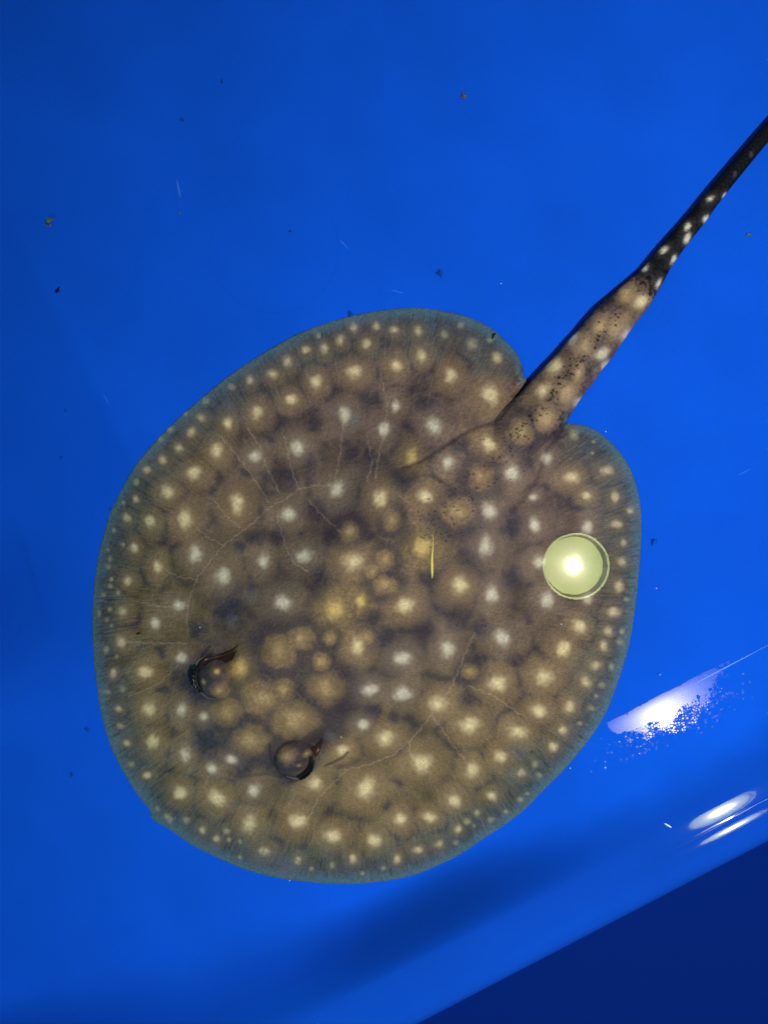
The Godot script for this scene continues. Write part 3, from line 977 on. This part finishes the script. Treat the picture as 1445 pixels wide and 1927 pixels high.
			cg = lerpf(cg, 111.0, spine * 0.88)
			cb = lerpf(cb, 86.0, spine * 0.88)
			var beside := exp(-pow((absf(sb) - 52.0) / 17.0, 2.0)) * smoothstep(-170.0, -110.0, sa) * smoothstep(170.0, 60.0, sa) * 0.42
			cr = lerpf(cr, 58.0, beside)
			cg = lerpf(cg, 54.0, beside)
			cb = lerpf(cb, 60.0, beside)
			var tan := patches[at]
			var between := smoothstep(0.85, 1.35, tan) * smoothstep(3.0, 1.7, tan) * 0.62
			var dk := clampf(maxf(maxf(net * 0.7, between) * smoothstep(0.5, 1.3, tan) * smoothstep(0.5, 1.4, d), dark[at] * (0.78 + 0.35 * sp)), 0.0, 0.9)
			if in_tail and rho > 0.9: dk *= 0.6
			var bluish := clampf((-40.0 - mx) / 60.0, 0.0, 1.0) * clampf(my / 60.0 + 1.0, 0.0, 1.0)
			cr = lerpf(cr, 46.0 - 6.0 * bluish, dk)
			cg = lerpf(cg, 42.0, dk)
			cb = lerpf(cb, 55.0 + 6.0 * bluish, dk)
			# margin of the fin: thin, bluish
			var edge := 0.0
			var sharp := 0.0
			if not in_tail:
				var st := (stripe[mini(63, 16 + int(rho * 22.0)) * 4096 + int(fposmod(ang, TAU) / TAU * 4095.0)] - 128) / 128.0
				sharp = st
				edge = smoothstep(0.76, 0.985, rho + mo * 0.05 + st * 0.03)
				if tl > -40.0: edge *= smoothstep(20.0, 42.0, absf(tw))
				cr = lerpf(cr, 60.0, edge * 0.72)
				cg = lerpf(cg, 75.0, edge * 0.72)
				cb = lerpf(cb, 80.0, edge * 0.72)
				var amp := smoothstep(0.5, 0.95, rho) * 28.0
				cr += st * amp
				cg += st * amp
				cb += st * amp * 0.85
				var lip := smoothstep(0.945, 0.99, rho + st * 0.015)
				cr = lerpf(cr, 82.0, lip * 0.7)
				cg = lerpf(cg, 118.0, lip * 0.7)
				cb = lerpf(cb, 128.0, lip * 0.7)
			var black := 0.0
			if tl > -8.0 and absf(tw) < 34.0:
				# the root of the tail: fine pale fibres, darker along the spine and the flanks
				var root := smoothstep(-8.0, 12.0, tl) * smoothstep(34.0, 24.0, absf(tw))
				var fib := (stripe[(20 + int(tl / 40.0)) * 4096 + int((tw * 0.9 - tl * 0.12 + 60.0) * 30.0) % 4096] - 128) / 128.0
				var low := root * (1.0 - 0.75 * smoothstep(1.3, 0.4, tan)) * clampf(0.42 + 0.3 * exp(-tw * tw / 14.0) + 0.3 * smoothstep(9.0, 17.0, absf(tw)) * sp + 1.5 * (patch[at] - 128) / 128.0 + 0.5 * sp + 0.22 * sin(tl * 0.27 + absf(tw) * 0.12), 0.0, 0.85)
				cr = lerpf(cr + 8.0 * root, 40.0, low) + fib * 20.0 * root
				cg = lerpf(cg + 5.0 * root, 36.0, low) + fib * 18.0 * root
				cb = lerpf(cb + 6.0 * root, 42.0, low) + fib * 17.0 * root
			if in_tail and rho > 0.96:
				black = smoothstep(128.0, 158.0, tl + sp * 16.0 + tw * 0.25)
				cr = lerpf(cr, 11.0, black)
				cg = lerpf(cg, 11.0, black)
				cb = lerpf(cb, 20.0, black)
			# wide tan patches of the head, the spine and the tail's root
			if tan < 2.3:
				var th := smoothstep(1.6, 0.35, tan + sp * 0.35)
				var tc := smoothstep(0.8, 0.0, tan + g * 0.2)
				if black > 0.5: th *= 0.2
				if tl > 0.0 and in_tail: tc += 0.4
				cr = lerpf(cr, 124.0 + 46.0 * tc, th * 0.78)
				cg = lerpf(cg, 105.0 + 43.0 * tc, th * 0.78)
				cb = lerpf(cb, 78.0 + 30.0 * tc, th * 0.78)
			# spots: a soft halo and a pale core
			if d < 3.4:
				var halo := smoothstep(3.0, 0.8, d + sp * 0.35)
				var core := smoothstep(1.15, 0.15, d + g * 0.38)
				var hr := 140.0
				var hg := 118.0
				var hb := 88.0
				var pr := 212.0
				var pg := 198.0
				var pb := 156.0
				var hs := 0.58
				if kind == 1:
					hr = 126.0; hg = 110.0; hb = 98.0; pr = 196.0; pg = 192.0; pb = 174.0; hs = 0.5
				elif kind == 2:
					hr = 126.0; hg = 108.0; hb = 74.0; pr = 196.0; pg = 172.0; pb = 108.0; hs = 0.5
				elif kind == 4:
					pr = 160.0; pg = 160.0; pb = 128.0; hs = 0.2
				elif kind == 7:
					hr = 60.0; hg = 58.0; hb = 56.0; pr = 215.0; pg = 212.0; pb = 188.0; hs = 0.5
				if black > 0.5 and kind != 7: hs *= 0.1; core *= 0.8
				hs *= 1.0 - 0.5 * edge
				var cs := 0.9 * (1.0 - 0.25 * edge)
				cr = lerpf(cr, hr, halo * hs)
				cg = lerpf(cg, hg, halo * hs)
				cb = lerpf(cb, hb, halo * hs)
				cr = lerpf(cr, pr, core * cs)
				cg = lerpf(cg, pg, core * cs)
				cb = lerpf(cb, pb, core * cs)
			var bl := blue[at]
			if bl > 0.0:
				cr = lerpf(cr, 98.0, bl * 0.5)
				cg = lerpf(cg, 102.0, bl * 0.5)
				cb = lerpf(cb, 108.0, bl * 0.5)
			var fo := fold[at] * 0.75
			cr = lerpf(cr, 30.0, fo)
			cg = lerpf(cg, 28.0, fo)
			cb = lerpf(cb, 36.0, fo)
			var ve := vein[at] * 0.6 * (0.7 + 0.3 * sp)
			cr = lerpf(cr, 176.0, ve)
			cg = lerpf(cg, 156.0, ve)
			cb = lerpf(cb, 140.0, ve)
			var k := 1.0 + g * 0.22 + sp * 0.10
			out[at * 4] = clampi(int(cr * k), 0, 255)
			out[at * 4 + 1] = clampi(int(cg * k), 0, 255)
			out[at * 4 + 2] = clampi(int(cb * k), 0, 255)
			out[at * 4 + 3] = int(255.0 * (1.0 - edge * clampf(0.22 + sharp * 0.2, 0.05, 0.5) * smoothstep(0.82, 1.0, rho)))
	dots(out)
	return ImageTexture.create_from_image(Image.create_from_data(SKIN_W, SKIN_H, false, Image.FORMAT_RGBA8, out))


func dots(out: PackedByteArray) -> void:
	# small dark thorns' sockets along the spine and the root of the tail
	for i in 250:
		var c: Vector2
		var r := rng.randf_range(0.35, 0.8)
		if i < 110:
			var l := rng.randf_range(-18.0, 112.0)
			var w := rng.randfn(0.0, 2.8) + 1.0 + 2.0 * sin(l * 0.12)
			c = Vector2(125.0 + 0.637 * l + 0.77 * w, -137.0 - 0.77 * l + 0.637 * w)
			r = rng.randf_range(0.35, 1.2)
		else:
			var l := rng.randf_range(-125.0, -10.0)
			var w := rng.randfn(0.0, 10.0)
			c = Vector2(125.0 + 0.637 * l + 0.77 * w, -137.0 - 0.77 * l + 0.637 * w)
		var cx := (c.x - SKIN_X) / SKIN_K
		var cy := (c.y - SKIN_Y) / SKIN_K
		var rr := r / SKIN_K
		for y in range(int(cy - rr) - 1, int(cy + rr) + 2):
			for x in range(int(cx - rr) - 1, int(cx + rr) + 2):
				if x < 0 or y < 0 or x >= SKIN_W or y >= SKIN_H: continue
				var k := 1.0 - 0.6 * clampf(1.3 - Vector2(x - cx, y - cy).length() / rr, 0.0, 1.0)
				var at := (y * SKIN_W + x) * 4
				for e in 3: out[at + e] = int(out[at + e] * k)


# ------------------------------------------------------------------ wet film at the water's edge

func film_amount(s: float, t: float, a: FastNoiseLite, b: FastNoiseLite) -> float:
	# s and t run over the patch; above zero is covered
	var u := (s - 0.125) / 0.062
	var top := 0.2205 + 0.0008 * a.get_noise_2d(s * 900.0, 7.0)
	if t < top: return -1.0
	var low := 0.248 - 0.016 * smoothstep(0.2, 1.0, u) - 0.004 * smoothstep(-0.2, -1.0, u)
	var f := (t - top) / (low - top)
	var rag := a.get_noise_2d(s * 1500.0, t * 1500.0)
	var cells := b.get_noise_2d(s * 4200.0, t * 4200.0) + 1.0
	var v := 0.9 - absf(u) - 0.5 * f * absf(u) - maxf(0.0, f - 0.75) * 2.4 + rag * 0.45
	var lone := a.get_noise_2d(s * 700.0 + 90.0, t * 700.0)
	return minf(v, cells + rag * 0.25 - lerpf(-0.25, 0.42, smoothstep(0.3, 0.95, f + lone * 0.22 + 0.25 * absf(u))))


func build_wet_film() -> void:
	var a := FastNoiseLite.new()
	a.seed = 41
	a.frequency = 0.05
	a.fractal_octaves = 3
	var b := FastNoiseLite.new()
	b.seed = 42
	b.noise_type = FastNoiseLite.TYPE_CELLULAR
	b.cellular_return_type = FastNoiseLite.RETURN_DISTANCE2_SUB
	b.frequency = 0.14
	b.fractal_octaves = 1
	b.cellular_jitter = 1.2
	b.domain_warp_enabled = true
	b.domain_warp_amplitude = 9.0
	b.domain_warp_frequency = 0.03
	var st := SurfaceTool.new()
	st.begin(Mesh.PRIMITIVE_TRIANGLES)
	var step := 0.0004
	var s0 := 0.055
	var t0 := 0.2185
	var w := 360
	var h := 100
	var val := PackedFloat32Array()
	for j in h + 1:
		for i in w + 1:
			val.append(film_amount(s0 + i * step, t0 + j * step, a, b))
	for j in h:
		for i in w:
			# clip the cell's square at the film's edge
			var ring := [Vector2(i, j), Vector2(i, j + 1), Vector2(i + 1, j + 1), Vector2(i + 1, j)]
			var vals := [val[j * (w + 1) + i], val[(j + 1) * (w + 1) + i], val[(j + 1) * (w + 1) + i + 1], val[j * (w + 1) + i + 1]]
			var poly := []
			for k in 4:
				var v0: float = vals[k]
				var v1: float = vals[(k + 1) % 4]
				if v0 > 0.0: poly.append(ring[k])
				if (v0 > 0.0) != (v1 > 0.0): poly.append(ring[k].lerp(ring[(k + 1) % 4], v0 / (v0 - v1)))
			for k in range(1, poly.size() - 1):
				for p in [poly[0], poly[k + 1], poly[k]]:
					var s: float = s0 + p.x * step
					var t: float = t0 + p.y * step
					st.set_normal(liner_normal(s, t))
					st.add_vertex(liner_point(s, t) + Vector3(0, 0.00035, 0))
	var m := blue_sheet(0.17, 0.17)
	var o := put("water_film", st.commit(), m, self)
	tag(o, "ragged white glinting film of water at the tank's edge, right of the ray", "water film", "", "stuff")
	# thread of water along the waterline, its glint painted as pale blue colour
	var cling := []
	var thick := []
	for i in 70:
		var s := 0.14 + 0.085 * i / 69.0
		var lo := 0.19
		var hi := 0.275
		for k in 24:
			var mid := (lo + hi) * 0.5
			if liner_h(s, mid) < WATER_Y + 0.0002: lo = mid
			else: hi = mid
		cling.append(liner_point(s, lo) + Vector3(0, 0.0001, 0))
		thick.append((0.00045 + 0.00025 * a.get_noise_1d(i * 6.0)) * smoothstep(0.225, 0.17, s) * smoothstep(0.14, 0.16, s) + 0.00003)
	put("water_thread", tube(cling, thick, 12), mat(Color(0.4, 0.6, 0.95), 0.15, 0.5), o)
	# beads of water left where the film has broken up
	var bead := SphereMesh.new()
	bead.radius = 1.0
	bead.height = 2.0
	bead.radial_segments = 12
	bead.rings = 6
	var bm := mat(Color(1, 1, 1, 0.04), 0.03, 0.5)
	bm.transparency = BaseMaterial3D.TRANSPARENCY_ALPHA
	var mm := MultiMesh.new()
	mm.transform_format = MultiMesh.TRANSFORM_3D
	mm.mesh = bead
	mm.instance_count = 260
	for i in 260:
		var s := rng.randfn(0.125, 0.026)
		var t := clampf(rng.randfn(0.243, 0.006), 0.226, 0.258)
		var r := rng.randf_range(0.0003, 0.0011)
		var basis := Basis.from_euler(Vector3(0, rng.randf() * TAU, 0)).scaled_local(Vector3(r * rng.randf_range(0.8, 1.5), r * 0.55, r))
		mm.set_instance_transform(i, Transform3D(basis, liner_point(s, t) + Vector3(0, 0.0003, 0)))
	var d := MultiMeshInstance3D.new()
	d.name = "water_beads"
	d.multimesh = mm
	d.material_override = bm
	d.set_meta("kind", "stuff")
	o.add_child(d)


# ------------------------------------------------------------------ small things

func crumb(size: float, squash: float, sd: int) -> ArrayMesh:
	# a ragged tuft: small lumps and wisps stuck together
	var r := RandomNumberGenerator.new()
	r.seed = sd
	var sph := SphereMesh.new()
	sph.radius = 1.0
	sph.height = 2.0
	sph.radial_segments = 10
	sph.rings = 5
	var st := SurfaceTool.new()
	for i in 13:
		var far := 0.0 if i == 0 else r.randf_range(0.2, 0.95)
		var t := r.randf() * TAU
		var big := size * (0.5 if i == 0 else r.randf_range(0.10, 0.34))
		var basis := Basis.from_euler(Vector3(r.randf(), r.randf() * TAU, r.randf())).scaled_local(Vector3(big * r.randf_range(0.9, 2.2), big * squash, big * r.randf_range(0.5, 1.0)))
		st.append_from(sph, 0, Transform3D(basis, Vector3(cos(t) * far, 0, sin(t) * far) * size))
	return st.commit()


func build_small_things() -> void:
	var black := mat(Color(0.05, 0.05, 0.06), 0.8, 0.2)
	var brown := mat(Color(0.36, 0.42, 0.4), 0.9, 0.1)
	var grey := mat(Color(0.07, 0.28, 0.62), 0.9, 0.1)
	var list := [
		[[-0.2681, -0.2323], 0.0034, "largest grey-brown tuft of dirt on the blue floor, upper left", brown], [[-0.2617, -0.1778], 0.0021, "black speck of dirt below the grey-brown tuft at the upper left", black],
		[[0.0641, -0.3332], 0.0027, "grey-brown crumb on the blue floor near the top, left of the tail tip", brown], [[0.0449, -0.1918], 0.0026, "dark blue-grey crumb just above the ray's back edge", grey],
		[[-0.1629, -0.2395], 0.0013, "tiny crumb below the pale upright scuff on the floor", brown], [[-0.0752, -0.2250], 0.0010, "pinpoint dark speck inside the faint ring on the floor", black],
		[[0.2915, -0.2225], 0.0019, "dull brown crumb on the floor right of the tail", brown], [[-0.2692, -0.0454], 0.0014, "dark speck on the floor left of the ray's upper edge", grey],
		[[-0.2374, 0.1744], 0.0016, "dark flake on the floor left of the ray's head", grey], [[-0.2609, -0.0835], 0.0010, "faint small speck on the left floor above its neighbour", grey],
		[[-0.1616, -0.3140], 0.0014, "faint blue-grey speck high on the left floor", grey], [[-0.1297, -0.3451], 0.0013, "faint blue-grey speck, uppermost left of centre", grey],
		[[0.2135, 0.0230], 0.0024, "smudge of blue-grey dirt beside the ray's right edge", grey], [[-0.2502, 0.2106], 0.0015, "faint speck on the lower left floor", grey],
		[[0.1067, -0.1088], 0.0021, "tuft of dark dirt caught where the tail meets the fin", grey], [[-0.0279, -0.1582], 0.0021, "wisp of dark dirt on the ray's upper edge", grey],
		[[-0.2245, -0.0024], 0.0014, "speck caught on the ray's left edge", grey],
	]
	var i := 0
	for q in list:
		var o := put("dirt_speck", crumb(q[1] * 1.25, 0.4, 50 + i), q[3], self)
		o.position = Vector3(q[0][0], floor_h(q[0][0], q[0][1]) + q[1] * 0.3, q[0][1])
		o.rotation.y = i * 1.7
		tag(o, q[2], "dirt speck", "specks of dirt in the tank")
		i += 1
	# black flakes lying on the animal
	for q in [[[101.1, -207.4], 0.0018, "black flake on the ray's back fin near the tail"], [[-184.1, 31.6], 0.0016, "black triangular flake on the ray's left fin"]]:
		var o := put("black_flake", crumb(q[1], 0.3, 80 + i), black, self)
		o.position = RAY_AT + Vector3(q[0][0] * 0.001, surface_y(q[0][0], q[0][1]) + 0.0006, q[0][1] * 0.001)
		o.rotation.y = i * 2.1
		o.scale = Vector3(1.5, 1, 0.7)
		tag(o, q[2], "flake", "black flakes lying on the ray")
		i += 1
	# pinpoint bubbles on the water
	var bub := mat(Color(0.85, 0.9, 0.95), 0.15, 0.6)
	var sm := SphereMesh.new()
	sm.radius = 0.00042
	sm.height = 0.00084
	sm.radial_segments = 14
	sm.rings = 8
	for q in [[[0.0890, -0.1739], "tiny white bubble over blue water between ray and tail"], [[0.1686, -0.0612], "tiny white bubble over the fin right of the tail root"], [[0.1347, 0.0854], "tiny white bubble below the mirrored lamp"],
			[[0.2070, 0.0580], "tiny white bubble just right of the ray's edge"], [[-0.0325, 0.1714], "tiny white bubble beside the ray's lower eye"], [[-0.1399, 0.0878], "tiny white bubble above the ray's upper eye"],
			[[0.2098, 0.1238], "tiny white bubble above the white film"], [[0.1415, 0.1949], "tiny white bubble by the ray's lower right edge"], [[-0.0717, 0.2805], "tiny white bubble at the ray's bottom edge"]]:
		var o := put("air_bubble", sm, bub, self)
		o.position = Vector3(q[0][0], WATER_Y, q[0][1])
		tag(o, q[1], "air bubble", "tiny bubbles on the water")
	var drip := []
	var drip_r := []
	for k in 8:
		drip.append(liner_point(0.0772 + 0.0004 * k, 0.3000 + 0.0006 * k) + Vector3(0, 0.0004, 0))
		drip_r.append(0.0003 + 0.0004 * sin(PI * k / 7.0))
	var dr := put("water_drip", tube(drip, drip_r, 8), bub, self)
	tag(dr, "short white drip running down the tank wall below the white film", "drip")
	# a stray yellow fibre floating over the back
	var pts := []
	var rr := []
	for k in 14:
		var u := k / 13.0
		var fx: float = [51.0, -49.2][0] + 0.6 * sin(u * 7.0) * (1.0 - u)
		var fz := lerpf([51.0, -49.2][1], [51.1, -15.4][1], u)
		pts.append(Vector3(RAY_AT.x + fx * 0.001, surface_y(fx, fz) + 0.0008, RAY_AT.z + fz * 0.001))
		rr.append(0.0002 + 0.0008 * smoothstep(0.0, 0.75, u) * (1.0 - smoothstep(0.85, 1.0, u)))
	var fib := put("straw_fibre", tube(pts, rr, 8), mat(Color(0.86, 0.82, 0.42), 0.5, 0.4), self)
	tag(fib, "thin yellow fibre lying along the middle of the ray's back", "fibre")
